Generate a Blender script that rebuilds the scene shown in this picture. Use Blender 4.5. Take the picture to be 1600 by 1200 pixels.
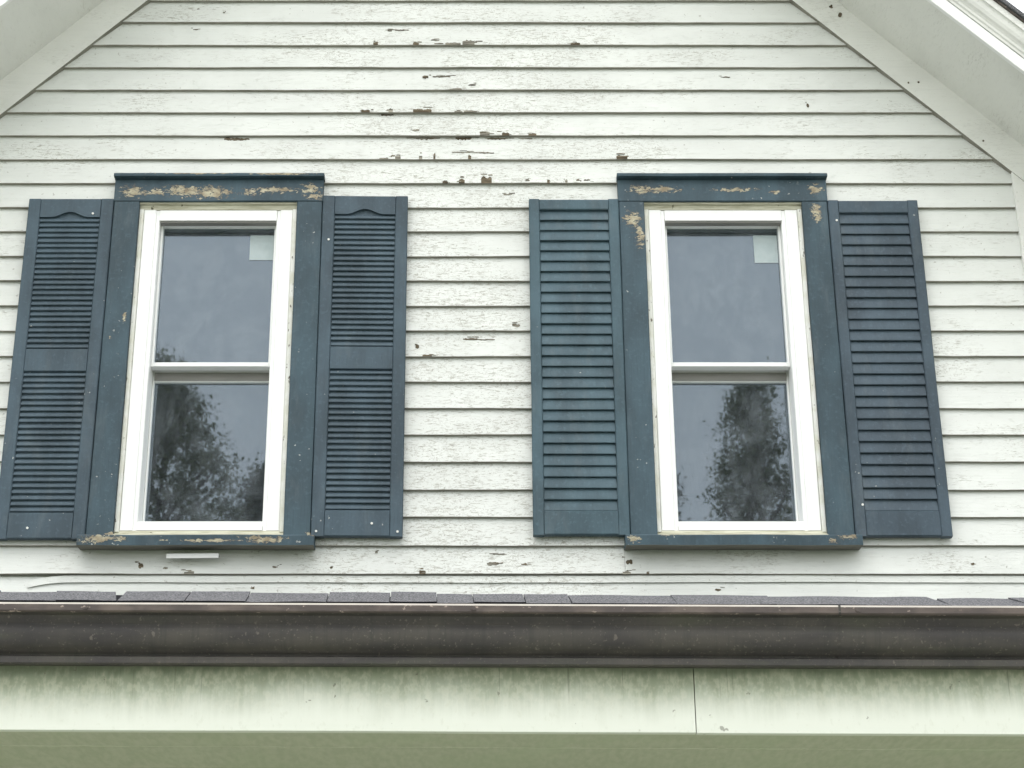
import bpy, math, random
from mathutils import Vector, noise as mnoise

# ------------------------------------------------------------------ scene, camera, light
for o in list(bpy.data.objects):
    bpy.data.objects.remove(o)
S = bpy.context.scene
COL = S.collection
R = math.radians

cd = bpy.data.cameras.new('camera')
cam = bpy.data.objects.new('camera', cd)
COL.objects.link(cam)
cam.location = (0.0, -7.48, 1.6)
cam.rotation_euler = (R(90 + 24), 0, 0)
cd.sensor_width = 36.0
cd.lens = 3028 / 1600 * 36.0
cd.shift_x = 60 / 1600
cd.clip_end = 3000
S.camera = cam

SUN_EL, SUN_AZ = R(62), R(195)          # azimuth: compass-like, 180 = straight in front of the gable
world = bpy.data.worlds.new('World')
S.world = world
world.use_nodes = True
wn, wl = world.node_tree.nodes, world.node_tree.links
wn.clear()
sky = wn.new('ShaderNodeTexSky')
sky.sky_type = 'NISHITA'
sky.sun_disc = False
sky.sun_elevation = SUN_EL
sky.sun_rotation = SUN_AZ
sky.air_density = 1.0
sky.dust_density = 2.0
sky.ozone_density = 1.0
hs = wn.new('ShaderNodeHueSaturation')
hs.inputs['Saturation'].default_value = 0.35      # overcast: the blue is mostly veiled
bg = wn.new('ShaderNodeBackground')
bg.inputs['Strength'].default_value = 0.12
wo = wn.new('ShaderNodeOutputWorld')
wl.new(sky.outputs[0], hs.inputs['Color'])
veil = wn.new('ShaderNodeMix')                    # even cloud layer over the clear sky
veil.data_type = 'RGBA'
veil.inputs[0].default_value = 0.65
veil.inputs[7].default_value = (8.6, 8.7, 8.75, 1)
wl.new(hs.outputs[0], veil.inputs[6])
wl.new(veil.outputs[2], bg.inputs['Color'])
wl.new(bg.outputs[0], wo.inputs['Surface'])

sd = bpy.data.lights.new('sun', 'SUN')
sd.energy = 0.5
sd.angle = R(60)
sd.color = (1.0, 0.97, 0.92)
sun = bpy.data.objects.new('sun', sd)
COL.objects.link(sun)
sdir = Vector((math.sin(SUN_AZ) * math.cos(SUN_EL), math.cos(SUN_AZ) * math.cos(SUN_EL), math.sin(SUN_EL)))
sun.rotation_euler = (-sdir).to_track_quat('-Z', 'Y').to_euler()
sun.location = (0, -10, 20)

S.view_settings.view_transform = 'Standard'
S.view_settings.look = 'None'
S.view_settings.gamma = 1.0
S.view_settings.use_curve_mapping = False
S.view_settings.exposure = 1.16

S.cycles.max_bounces = 6
S.cycles.use_adaptive_sampling = True
S.cycles.adaptive_threshold = 0.03
S.cycles.diffuse_bounces = 3
S.cycles.glossy_bounces = 3
S.cycles.transparent_max_bounces = 6

random.seed(11)

# ------------------------------------------------------------------ node helpers
class NT:
    def __init__(s, name):
        s.m = bpy.data.materials.new(name)
        s.m.use_nodes = True
        s.n = s.m.node_tree.nodes
        s.l = s.m.node_tree.links
        s.n.clear()
        s.out = s.n.new('ShaderNodeOutputMaterial')
        s.geo = s.n.new('ShaderNodeNewGeometry')
        s.pos = s.geo.outputs['Position']
    def put(s, sock, v):
        if isinstance(v, (int, float)):
            sock.default_value = v
        elif isinstance(v, (tuple, list)):
            sock.default_value = tuple(v) if len(v) == len(sock.default_value) else tuple(v) + (1.0,)
        else:
            s.l.new(v, sock)
    def math(s, op, a, b=0.0, c=None, clamp=False):
        n = s.n.new('ShaderNodeMath'); n.operation = op; n.use_clamp = clamp
        s.put(n.inputs[0], a); s.put(n.inputs[1], b)
        if c is not None: s.put(n.inputs[2], c)
        return n.outputs[0]
    def vmul(s, v, k):
        n = s.n.new('ShaderNodeVectorMath'); n.operation = 'MULTIPLY'
        s.put(n.inputs[0], v); s.put(n.inputs[1], k); return n.outputs[0]
    def noise(s, scale=1.0, stretch=(1, 1, 1), detail=3.0, rough=0.55, vec=None, dist=0.0):
        n = s.n.new('ShaderNodeTexNoise')
        v = s.vmul(vec if vec is not None else s.pos, tuple(scale * k for k in stretch))
        s.l.new(v, n.inputs['Vector'])
        n.inputs['Scale'].default_value = 1.0
        n.inputs['Detail'].default_value = detail
        n.inputs['Roughness'].default_value = rough
        n.inputs['Distortion'].default_value = dist
        return n.outputs['Fac']
    def step(s, v, lo, hi):
        n = s.n.new('ShaderNodeMapRange'); n.interpolation_type = 'SMOOTHSTEP'
        s.put(n.inputs[0], v); s.put(n.inputs[1], lo); s.put(n.inputs[2], hi)
        n.inputs[3].default_value = 0.0; n.inputs[4].default_value = 1.0
        return n.outputs[0]
    def mix(s, f, a, b):
        n = s.n.new('ShaderNodeMix'); n.data_type = 'RGBA'
        s.put(n.inputs[0], f); s.put(n.inputs[6], a); s.put(n.inputs[7], b)
        return n.outputs[2]
    def sep(s):
        n = s.n.new('ShaderNodeSeparateXYZ'); s.l.new(s.pos, n.inputs[0]); return n.outputs
    def ellipses(s, lst):
        """largest of (1 - elliptic distance) over patches (x, z, rx, rz) on the wall"""
        acc = None
        for (x, z, rx, rz) in lst:
            a = s.n.new('ShaderNodeVectorMath'); a.operation = 'SUBTRACT'
            s.l.new(s.pos, a.inputs[0]); a.inputs[1].default_value = (x, 0, z)
            b = s.vmul(a.outputs[0], (1 / rx, 0, 1 / rz))
            c = s.n.new('ShaderNodeVectorMath'); c.operation = 'LENGTH'
            s.l.new(b, c.inputs[0])
            d = s.math('SUBTRACT', 1.0, c.outputs['Value'])
            acc = d if acc is None else s.math('MAXIMUM', acc, d)
        return acc
    def attr(s, name):
        n = s.n.new('ShaderNodeAttribute'); n.attribute_name = name; return n.outputs['Fac']
    def bsdf(s, col, rough=0.6, bump=None, bstr=0.3, bdist=0.002, spec=0.4, metal=0.0):
        b = s.n.new('ShaderNodeBsdfPrincipled')
        s.put(b.inputs['Base Color'], col); s.put(b.inputs['Roughness'], rough)
        b.inputs['Specular IOR Level'].default_value = spec
        b.inputs['Metallic'].default_value = metal
        if bump is not None:
            k = s.n.new('ShaderNodeBump')
            k.inputs['Strength'].default_value = bstr
            k.inputs['Distance'].default_value = bdist
            s.l.new(bump, k.inputs['Height']); s.l.new(k.outputs[0], b.inputs['Normal'])
        s.l.new(b.outputs[0], s.out.inputs['Surface'])
        return s.m

M = {}

def mat_wall_paint(name, base=(0.715, 0.735, 0.70), crackle=1.0, dirt=(0.50, 0.50, 0.44)):
    t = NT(name)
    x, y, z = t.sep()
    c = base
    big = t.noise(2.2, (1, 1, 1.6), 3)
    grain = t.noise(1.0, (5, 20, 95), 4, 0.6)
    col = t.mix(t.step(big, 0.35, 0.75), base, tuple(k * 0.90 for k in base))
    col = t.mix(t.math('MULTIPLY', t.step(grain, 0.5, 0.8), 0.28), col, tuple(k * 0.78 for k in base))
    # dust on the exposed lower three quarters of every board, cleaner strip under the board above
    h = t.attr('h')
    hh = t.math('ADD', h, t.math('MULTIPLY', t.math('SUBTRACT', grain, 0.5), 0.25))
    col = t.mix(t.math('MULTIPLY', t.step(hh, 0.84, 0.74), 0.10), col, dirt)
    # fine alligatoring along the grain
    mask = t.noise(2.3, (1, 1, 2.2), 3)
    cx = t.math('ABSOLUTE', t.math('SUBTRACT', x, 0.02))
    mid = t.math('MULTIPLY', t.step(cx, 1.15, 0.15), 0.17)
    mk = t.math('ADD', mask, mid)
    cr = t.noise(1.0, (38, 30, 230), 4, 0.65, dist=0.6)
    crk = t.math('MULTIPLY', t.step(cr, 0.555, 0.63), t.step(mk, 0.47, 0.66))
    cr2 = t.noise(1.0, (150, 30, 120), 3, 0.6, dist=0.8)
    crk2 = t.math('MULTIPLY', t.step(cr2, 0.60, 0.67), t.step(mk, 0.56, 0.72))
    allc = t.math('MULTIPLY', t.math('MAXIMUM', crk, crk2), 0.70 * crackle)
    col = t.mix(allc, col, (0.27, 0.25, 0.20))
    # broader lifted scales of paint, greyer where the primer shows
    sc = t.noise(1.0, (16, 20, 60), 5, 0.7, dist=1.2)
    scm = t.math('MULTIPLY', t.math('MULTIPLY', t.step(sc, 0.56, 0.60), t.step(sc, 0.66, 0.62)), t.step(mk, 0.50, 0.70))
    col = t.mix(t.math('MULTIPLY', scm, 0.50 * crackle), col, (0.33, 0.32, 0.27))
    speck = t.noise(60, (1, 1, 1), 2)
    col = t.mix(t.math('MULTIPLY', t.step(speck, 0.70, 0.75), 0.5 * crackle), col, (0.22, 0.20, 0.16))
    ht = t.math('SUBTRACT', grain, t.math('MULTIPLY', t.step(cr, 0.58, 0.68), 0.8))
    return t.bsdf(col, 0.55, ht, 0.55, 0.0022, 0.3)

M['paint'] = mat_wall_paint('peeling_white_paint')
M['trim'] = mat_wall_paint('weathered_trim_paint', (0.80, 0.805, 0.765), 0.40)

t = NT('grimy_shaded_edge')
M['butt'] = t.bsdf(t.mix(t.noise(9, (1, 1, 1), 3), (0.13, 0.125, 0.10), (0.40, 0.39, 0.34)), 0.9, spec=0.1)  # grimy undersides, toned dark to draw the shadow lines under boards

t = NT('bare_grey_wood')
g = t.noise(1.0, (12, 30, 330), 4, 0.6)
M['bare'] = t.bsdf(t.mix(t.step(g, 0.35, 0.65), (0.045, 0.036, 0.025), (0.20, 0.165, 0.115)), 0.9, g, 0.5, 0.002, 0.1)

t = NT('silvered_grey_wood')
g = t.noise(1.0, (12, 30, 330), 4, 0.6)
M['bare_grey'] = t.bsdf(t.mix(t.step(g, 0.35, 0.65), (0.10, 0.095, 0.08), (0.36, 0.34, 0.28)), 0.9, g, 0.5, 0.002, 0.1)

def navy(name, peels=(), amp=0.9, base=(0.036, 0.063, 0.079), flecks=0.69):
    t = NT(name)
    n1 = t.noise(7, (1, 1, 0.5), 4)
    n2 = t.noise(60, (1, 1, 1), 3)
    gr = t.noise(1.0, (130, 130, 9), 3)
    col = t.mix(t.step(n1, 0.3, 0.75), tuple(k * 0.88 for k in base), tuple(k * 1.45 for k in base))
    ch_ = t.noise(1.0, (11, 11, 3.2), 5, 0.65)
    col = t.mix(t.math('MULTIPLY', t.step(ch_, 0.52, 0.75), 0.28), col, (0.13, 0.155, 0.165))
    col = t.mix(t.math('MULTIPLY', t.step(n2, 0.52, 0.75), 0.35), col, tuple(k * 1.9 + 0.01 for k in base))
    col = t.mix(t.math('MULTIPLY', t.step(gr, 0.5, 0.8), 0.25), col, tuple(k * 0.6 for k in base))
    hgt = t.math('ADD', gr, n2)
    if flecks:
        fl = t.step(t.noise(48, (1, 1, 1), 2, vec=t.pos), flecks, flecks + 0.03)
        fm = t.step(t.noise(5, (1, 1, 1), 1), 0.5, 0.6)
        col = t.mix(t.math('MULTIPLY', t.math('MULTIPLY', fl, fm), 0.75), col, (0.46, 0.47, 0.44))
    if peels:
        e = t.ellipses(peels)
        jag = t.noise(1.0, (38, 38, 70), 6, 0.74, dist=0.5)
        p = t.math('ADD', e, t.math('MULTIPLY', t.math('SUBTRACT', jag, 0.5), 5.0 * amp))
        inside = t.step(e, -0.75, -0.2)
        pm = t.math('MULTIPLY', t.step(p, 0.36, 0.52), inside)
        rim = t.math('MULTIPLY', t.math('MULTIPLY', t.step(p, 0.12, 0.3), inside), 0.6)
        tone = t.noise(22, (1, 1, 1.6), 4)
        wood = t.mix(t.step(tone, 0.35, 0.7), (0.24, 0.195, 0.125), (0.47, 0.435, 0.31))
        wood = t.mix(t.step(t.noise(45, (1, 1, 2), 2), 0.6, 0.68), wood, (0.09, 0.08, 0.07))
        col = t.mix(rim, col, (0.055, 0.055, 0.058))
        col = t.mix(pm, col, wood)
    return t.bsdf(col, 0.58, hgt, 0.4, 0.0015, 0.35)

PEEL_L = [(-1.495, 5.835, .07, .036), (-1.26, 5.840, .11, .034), (-1.16, 5.832, .12, .036), (-1.09, 5.832, .05, .014),
          (-0.87, 5.842, .13, .018), (-0.715, 5.848, .05, .030), (-0.70, 5.81, .05, .016), (-0.86, 5.911, .16, .008),
          (-1.50, 4.205, .10, .022), (-0.86, 4.205, .13, .018), (-1.545, 5.13, .012, .016), (-1.49, 5.22, .010, .03),
          (-0.66, 4.24, .03, .02), (-1.47, 4.24, .03, .02), (-1.40, 5.835, .06, .02), (-0.98, 5.835, .06, .02), (-1.05, 4.20, .20, .008), (-1.20, 5.913, .2, .006)]
PEEL_R = [(0.73, 5.845, .06, .022), (0.82, 5.848, .12, .020), (1.14, 5.845, .12, .012), (1.32, 5.835, .03, .012),
          (1.50, 5.845, .035, .03), (0.695, 5.70, .050, .040), (0.722, 5.62, .026, .070), (1.50, 5.73, .026, .055),
          (1.455, 4.20, .030, .016), (1.50, 4.215, .05, .014), (0.65, 4.205, .03, .018), (0.78, 4.225, .03, .01)]
M['navy_l'] = navy('navy_casing_paint_peeling', PEEL_L)
M['navy_r'] = navy('navy_casing_paint_flaking', PEEL_R)
M['vinyl_navy'] = navy('navy_vinyl', (), base=(0.042, 0.066, 0.084), flecks=0.725)
M['wood_navy'] = navy('navy_wood_louver_paint', (), base=(0.046, 0.080, 0.098), flecks=0.74)
M['wood_navy_dull'] = navy('dull_navy_wood_louver_paint', (), base=(0.041, 0.062, 0.080), flecks=0.74)

t = NT('white_vinyl')
M['vinyl'] = t.bsdf(t.mix(t.noise(4, (1, 1, 1), 3), (0.80, 0.81, 0.79), (0.86, 0.86, 0.84)), 0.38, spec=0.45)

t = NT('chipped_cream_stop')
n = t.noise(1.0, (70, 70, 26), 4, 0.65)
c = t.mix(t.step(t.noise(14, (1, 1, 1), 3), 0.35, 0.7), (0.74, 0.745, 0.70), (0.62, 0.62, 0.53))
c = t.mix(t.step(n, 0.63, 0.68), c, (0.12, 0.10, 0.08))
M['stop'] = t.bsdf(c, 0.7, n, 0.4, 0.002, 0.2)
t = NT('stained_head_stop')
n = t.noise(1.0, (9, 60, 120), 4, 0.65)
c = t.mix(t.step(n, 0.35, 0.7), (0.58, 0.57, 0.46), (0.36, 0.345, 0.25))
c = t.mix(t.step(t.noise(30, (1, 1, 1), 3), 0.68, 0.73), c, (0.10, 0.095, 0.06))
M['stain'] = t.bsdf(c, 0.75, n, 0.4, 0.002, 0.2)

def mat_glass(name, seed):
    t = NT(name)
    tr = t.n.new('ShaderNodeBsdfTransparent'); tr.inputs[0].default_value = (0.80, 0.82, 0.82, 1)
    gl = t.n.new('ShaderNodeBsdfGlossy'); gl.inputs['Roughness'].default_value = 0.015
    gl.inputs['Color'].default_value = (0.76, 0.89, 1.0, 1)
    b = t.n.new('ShaderNodeBump'); b.inputs['Strength'].default_value = 0.03; b.inputs['Distance'].default_value = 0.003
    v = t.n.new('ShaderNodeVectorMath'); v.operation = 'ADD'; t.l.new(t.pos, v.inputs[0]); v.inputs[1].default_value = (seed, 0, seed * 2)
    t.l.new(t.noise(7, (1, 1, 1.3), 2, vec=v.outputs[0]), b.inputs['Height'])
    t.l.new(b.outputs[0], gl.inputs['Normal'])
    # double glazing seen at a steep angle: about a seventh comes back; a film of dust adds a little
    du = t.n.new('ShaderNodeBsdfDiffuse'); du.inputs[0].default_value = (0.46, 0.51, 0.56, 1)
    fr = t.n.new('ShaderNodeFresnel'); fr.inputs['IOR'].default_value = 1.5
    f = t.math('MULTIPLY_ADD', fr.outputs[0], 1.85, 0.016)
    m1 = t.n.new('ShaderNodeMixShader'); t.l.new(f, m1.inputs[0]); t.l.new(tr.outputs[0], m1.inputs[1]); t.l.new(gl.outputs[0], m1.inputs[2])
    m2 = t.n.new('ShaderNodeMixShader')
    dust = t.math('MULTIPLY_ADD', t.step(t.noise(1.0, (13, 13, 8), 5, 0.65), 0.35, 0.75), 0.11, 0.02)
    t.l.new(t.math('MULTIPLY_ADD', t.noise(1.0, (70, 70, 40), 2), 0.05, dust), m2.inputs[0])
    t.l.new(m1.outputs[0], m2.inputs[1]); t.l.new(du.outputs[0], m2.inputs[2])
    t.l.new(m2.outputs[0], t.out.inputs['Surface'])
    return t.m
M['glass'] = mat_glass('window_glass', 3.7)

t = NT('pale_paper')
M['paper'] = t.bsdf(t.mix(t.noise(18, (1, 1, 1), 3), (0.32, 0.39, 0.40), (0.48, 0.54, 0.54)), 0.8)
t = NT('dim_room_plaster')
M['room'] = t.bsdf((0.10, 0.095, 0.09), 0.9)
t = NT('dark_glazing_spacer')
M['spacer'] = t.bsdf((0.05, 0.05, 0.055), 0.5)
t = NT('taupe_shade_tone')
M['shade_taupe'] = t.bsdf(t.mix(t.noise(20, (0.3, 1, 1), 3), (0.20, 0.195, 0.18), (0.28, 0.275, 0.255)), 0.6)  # taupe tone for the painted shade under meeting rail and head
t = NT('white_metal')
M['white_metal'] = t.bsdf((0.78, 0.79, 0.77), 0.35, spec=0.5)
t = NT('pale_screw_cap')
M['screw'] = t.bsdf((0.72, 0.72, 0.68), 0.5)

t = NT('brown_gutter_paint')
n1 = t.noise(5, (1, 3, 3), 4)
n2 = t.noise(1.0, (42, 6, 2.2), 5, 0.7)
n3 = t.noise(120, (1, 1, 1), 2)
c = t.mix(t.step(n1, 0.3, 0.7), (0.040, 0.037, 0.036), (0.066, 0.061, 0.052))
c = t.mix(t.math('MULTIPLY', t.step(n2, 0.45, 0.68), 0.42), c, (0.030, 0.031, 0.029))
c = t.mix(t.math('MULTIPLY', t.step(t.noise(1.0, (2.3, 9, 11), 5, 0.65), 0.48, 0.66), 0.55), c, (0.062, 0.066, 0.046))
c = t.mix(t.math('MULTIPLY', t.step(n3, 0.60, 0.75), 0.5), c, (0.17, 0.16, 0.125))
c = t.mix(t.math('MULTIPLY', t.step(t.noise(26, (1, 1, 1), 3), 0.69, 0.72), 0.55), c, (0.16, 0.145, 0.12))
M['gutter'] = t.bsdf(c, 0.55, n3, 0.2, 0.001, 0.35)
t = NT('worn_gutter_lip')
c = t.mix(t.step(t.noise(1.0, (11, 30, 30), 4), 0.4, 0.7), (0.062, 0.050, 0.045), (0.115, 0.092, 0.078))
c = t.mix(t.step(t.noise(1.0, (30, 60, 60), 3), 0.64, 0.69), c, (0.32, 0.26, 0.22))
M['lip'] = t.bsdf(c, 0.5, spec=0.4)
t = NT('lip_highlight_edge')
M['lip_edge'] = t.bsdf(t.mix(t.noise(1.0, (14, 40, 40), 3), (0.36, 0.33, 0.29), (0.62, 0.58, 0.52)), 0.4, spec=0.5)  # pale tone paints the thin highlight line along the lip top

t = NT('fascia_paint_with_algae')
x, y, z = t.sep()
n1 = t.noise(1.0, (33, 20, 1.6), 5, 0.7)
n2 = t.noise(3.5, (1, 1, 1), 3)
n3 = t.noise(85, (1, 1, 0.6), 3)
zz = t.math('ADD', z, t.math('MULTIPLY', t.math('SUBTRACT', n1, 0.5), 0.050))
zz = t.math('ADD', zz, t.math('MULTIPLY', t.math('SUBTRACT', n2, 0.5), 0.13))
al = t.step(zz, 2.826, 2.958)
c = t.mix(t.math('MULTIPLY', n2, 0.15), (0.65, 0.68, 0.60), (0.53, 0.55, 0.47))
green = t.mix(t.step(n3, 0.4, 0.65), (0.19, 0.225, 0.14), (0.29, 0.31, 0.215))
c = t.mix(t.math('MULTIPLY', al, 0.90), c, green)
dr = t.math('MULTIPLY', t.step(t.noise(1.0, (105, 20, 1.4), 3, 0.6), 0.64, 0.70), t.step(z, 2.87, 2.95))
c = t.mix(t.math('MULTIPLY', dr, 0.45), c, (0.09, 0.10, 0.07))
c = t.mix(t.math('MULTIPLY', t.step(zz, 2.955, 2.985), 0.7), c, (0.12, 0.15, 0.095))
c = t.mix(t.math('MULTIPLY', t.step(t.noise(40, (1, 1, 1), 2), 0.72, 0.75), 0.6), c, (0.12, 0.12, 0.09))
c = t.mix(t.math('MULTIPLY', t.step(n3, 0.58, 0.72), 0.14), c, (0.36, 0.38, 0.27))
M['fascia'] = t.bsdf(c, 0.6, n3, 0.2, 0.001, 0.3)
t = NT('green_grey_soffit_paint')
n1 = t.noise(60, (1, 0.3, 1), 4)
c = t.mix(t.step(n1, 0.3, 0.7), (0.41, 0.435, 0.32), (0.475, 0.49, 0.38))
c = t.mix(t.math('MULTIPLY', t.step(t.noise(4, (1, 1, 1), 3), 0.45, 0.7), 0.4), c, (0.41, 0.47, 0.32))
M['soffit'] = t.bsdf(c, 0.7, n1, 0.2, 0.001, 0.2)

t = NT('grey_asphalt_shingle')
n1 = t.noise(190, (1, 1, 1), 2)
c = t.mix(t.step(n1, 0.35, 0.65), (0.065, 0.066, 0.070), (0.21, 0.21, 0.218))
c = t.mix(t.math('MULTIPLY', t.noise(6, (1, 1, 1), 2), 0.5), c, (0.115, 0.115, 0.122))
M['shingle'] = t.bsdf(c, 0.95, n1, 0.8, 0.003, 0.1)

t = NT('shadow_black_asphalt')
M['asphalt'] = t.bsdf((0.022, 0.022, 0.026), 0.95, spec=0.1)  # near-black paints the shadow on shingle butts and in their gaps
t = NT('lawn')
M['lawn'] = t.bsdf(t.mix(t.noise(0.8, (1, 1, 1), 5), (0.055, 0.10, 0.028), (0.13, 0.17, 0.06)), 0.9, spec=0.1)
t = NT('pale_bounce_slab')
M['bounce_pale'] = t.bsdf(t.mix(t.noise(1.3, (1, 1, 1), 5), (0.50, 0.49, 0.46), (0.60, 0.59, 0.55)), 0.9, spec=0.2)
t = NT('bark')
n = t.noise(1.0, (18, 18, 4), 4)
M['bark'] = t.bsdf(t.mix(n, (0.05, 0.04, 0.03), (0.14, 0.115, 0.09)), 0.9, n, 0.6, 0.02, 0.1)
def mat_leaf(name, a, b):
    t = NT(name)
    n = t.noise(2.2, (1, 1, 1), 3)
    d = t.n.new('ShaderNodeBsdfDiffuse'); tl = t.n.new('ShaderNodeBsdfTranslucent')
    c = t.mix(t.step(n, 0.35, 0.65), a, b)
    t.l.new(c, d.inputs[0]); t.l.new(c, tl.inputs[0])
    m = t.n.new('ShaderNodeMixShader'); m.inputs[0].default_value = 0.35
    t.l.new(d.outputs[0], m.inputs[1]); t.l.new(tl.outputs[0], m.inputs[2]); t.l.new(m.outputs[0], t.out.inputs['Surface'])
    return t.m
M['leaf_a'] = mat_leaf('broad_leaf_green', (0.075, 0.105, 0.026), (0.12, 0.155, 0.045))
M['leaf_b'] = mat_leaf('dark_leaf_green', (0.05, 0.072, 0.022), (0.09, 0.115, 0.04))

# ------------------------------------------------------------------ mesh helpers
def link(name, mesh, parent=None):
    o = bpy.data.objects.new(name, mesh)
    COL.objects.link(o)
    if parent is not None:
        o.parent = parent
    return o

def empty(name, loc=(0, 0, 0), parent=None):
    o = bpy.data.objects.new(name, None)
    COL.objects.link(o)
    o.location = loc
    o.empty_display_size = 0.1
    if parent is not None: o.parent = parent
    return o

def tag(o, label=None, cat=None, group=None, kind=None):
    if label: o['label'] = label
    if cat: o['category'] = cat
    if group: o['group'] = group
    if kind: o['kind'] = kind
    return o

class MB:
    """collects vertices and faces; build() links ONE mesh object"""
    def __init__(s): s.v = []; s.f = []; s.mi = []; s.h = []
    def sweep(s, prof, org, U, V, W, ts, jit=0.0, freq=3.0, seed=0.0, mats=None, hs=None, caps=True, xmap=None):
        U, V, W, org = Vector(U), Vector(V), Vector(W), Vector(org)
        n = len(prof); b0 = len(s.v)
        for t_ in ts:
            ja = jit * mnoise.noise(Vector((t_ * freq, seed, 0.3))) + 0.5 * jit * mnoise.noise(Vector((t_ * freq * 4, seed, 7.3)))
            jb = jit * mnoise.noise(Vector((t_ * freq, seed + 31.7, 1.9))) + 0.5 * jit * mnoise.noise(Vector((t_ * freq * 4, seed, 17.3)))
            for k, (a, b) in enumerate(prof):
                p = org + U * (a + ja) + V * (b + jb) + W * t_
                if xmap: p = xmap(p, t_)
                s.v.append(p)
                s.h.append(hs[k] if hs else 0.0)
        for i in range(len(ts) - 1):
            for k in range(n):
                k2 = (k + 1) % n
                s.f.append((b0 + i * n + k, b0 + i * n + k2, b0 + (i + 1) * n + k2, b0 + (i + 1) * n + k))
                s.mi.append(mats[k] if mats else 0)
        if caps:
            e = b0 + (len(ts) - 1) * n
            s.f.append(tuple(b0 + k for k in range(n - 1, -1, -1))); s.mi.append(0)
            s.f.append(tuple(e + k for k in range(n))); s.mi.append(0)
        return s
    def board(s, x0, x1, y0, y1, z0, z1, ch=0.002, jit=0.0, seed=0.0, step=0.12, mats=None):
        """chamfered board along its longest of x / z"""
        if x1 - x0 >= z1 - z0:
            n = max(1, int((x1 - x0) / step)); ts = [x0 + (x1 - x0) * i / n for i in range(n + 1)]
            return s.sweep(rect(y0, y1, z0, z1, ch), (0, 0, 0), (0, 1, 0), (0, 0, 1), (1, 0, 0), ts, jit, 3.0, seed, mats)
        n = max(1, int((z1 - z0) / step)); ts = [z0 + (z1 - z0) * i / n for i in range(n + 1)]
        return s.sweep(rect(x0, x1, y0, y1, ch), (0, 0, 0), (1, 0, 0), (0, 1, 0), (0, 0, 1), ts, jit, 3.0, seed, mats)
    def build(s, name, mats, parent=None, attr=False, smooth=False):
        me = bpy.data.meshes.new(name)
        me.from_pydata([tuple(v) for v in s.v], [], s.f)
        for m in (mats if isinstance(mats, (list, tuple)) else [mats]):
            me.materials.append(m)
        me.polygons.foreach_set('material_index', s.mi)
        if attr:
            a = me.attributes.new('h', 'FLOAT', 'POINT'); a.data.foreach_set('value', s.h)
        if smooth: me.polygons.foreach_set('use_smooth', [True] * len(me.polygons))
        me.update()
        fix_normals(me)
        return link(name, me, parent)

def fix_normals(me):
    import bmesh
    bm = bmesh.new(); bm.from_mesh(me)
    bmesh.ops.recalc_face_normals(bm, faces=bm.faces)
    bm.to_mesh(me); bm.free()

def rect(a0, a1, b0, b1, c):
    if c <= 0: return [(a0, b0), (a1, b0), (a1, b1), (a0, b1)]
    return [(a0 + c, b0), (a1 - c, b0), (a1, b0 + c), (a1, b1 - c), (a1 - c, b1), (a0 + c, b1), (a0, b1 - c), (a0, b0 + c)]

# ------------------------------------------------------------------ ground
g = MB()
g.v = [Vector(p) for p in ((-400, -400, 0), (400, -400, 0), (400, 400, 0), (-400, 400, 0))]; g.f = [(0, 1, 2, 3)]; g.mi = [0]; g.h = [0] * 4
tag(g.build('lawn', M['lawn']), 'green lawn in front of the house', 'lawn', kind='structure')

m = MB()
m.board(-14, 14, -11.6, -3.1, -0.06, 0.012, 0.004)
tag(m.build('bounce_slab', M['bounce_pale']), 'unseen pale slab in front of the porch, added to bounce light onto the soffits', 'bounce_slab', kind='structure')  # out of view, added pale to throw light up under the eaves

# ------------------------------------------------------------------ house
XC = -0.018                     # gable axis
RK = 8.325 + XC * 0             # lower edge of the rake boards: |x - XC| + z = RK' (45 degrees)
RKC = 8.343                     # z of that edge on the axis
HALF = 2.403                    # axis to the inner edge of the corner boards
house = tag(empty('house', (0, 0, 0)), 'old white clapboard house gable with peeling paint above the porch roof', 'house')

WIN = [dict(c=-1.119, key='navy_l'), dict(c=1.093, key='navy_r')]
ROWS = [6.982, 6.862, 6.742, 6.620, 6.499, 6.377, 6.259, 6.138, 6.016, 5.893, 5.772, 5.653, 5.530, 5.410, 5.291, 5.171, 5.051,
        4.933, 4.811, 4.691, 4.569, 4.446, 4.326, 4.204, 4.081]
ROWS = [6.982 + 0.1205 * k for k in range(11, 0, -1)] + ROWS     # up to the peak

# sheathing behind the boards, with the two window openings left free
w = MB()
ops = [(d['c'] - 0.345, d['c'] + 0.345) for d in WIN]
zs0, zs1 = 4.238, 5.778
cols = [(-2.55, ops[0][0]), (ops[0][1], ops[1][0]), (ops[1][1], 2.51)]
for a, b in cols:
    w.sweep(rect(a, b, 0.012, 0.15, 0), (0, 0, 0), (1, 0, 0), (0, 1, 0), (0, 0, 1), [zs0, zs1])
w.sweep(rect(-2.55, 2.51, 0.012, 0.15, 0), (0, 0, 0), (1, 0, 0), (0, 1, 0), (0, 0, 1), [0.0, zs0])
b0 = len(w.v)                                                # gable part
pent = [(-2.55, zs1), (2.51, zs1), (2.51, 5.95), (XC, 8.42), (-2.55, 5.95)]
w.sweep(pent, (0, 0.012, 0), (1, 0, 0), (0, 0, 1), (0, 1, 0), [0, 0.138])
wall = w.build('wall', M['trim'], house)

def front_y(zb, zt, z):
    k = (z - zb) / (zt - zb)
    return -0.0165 + 0.015 * k

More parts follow.
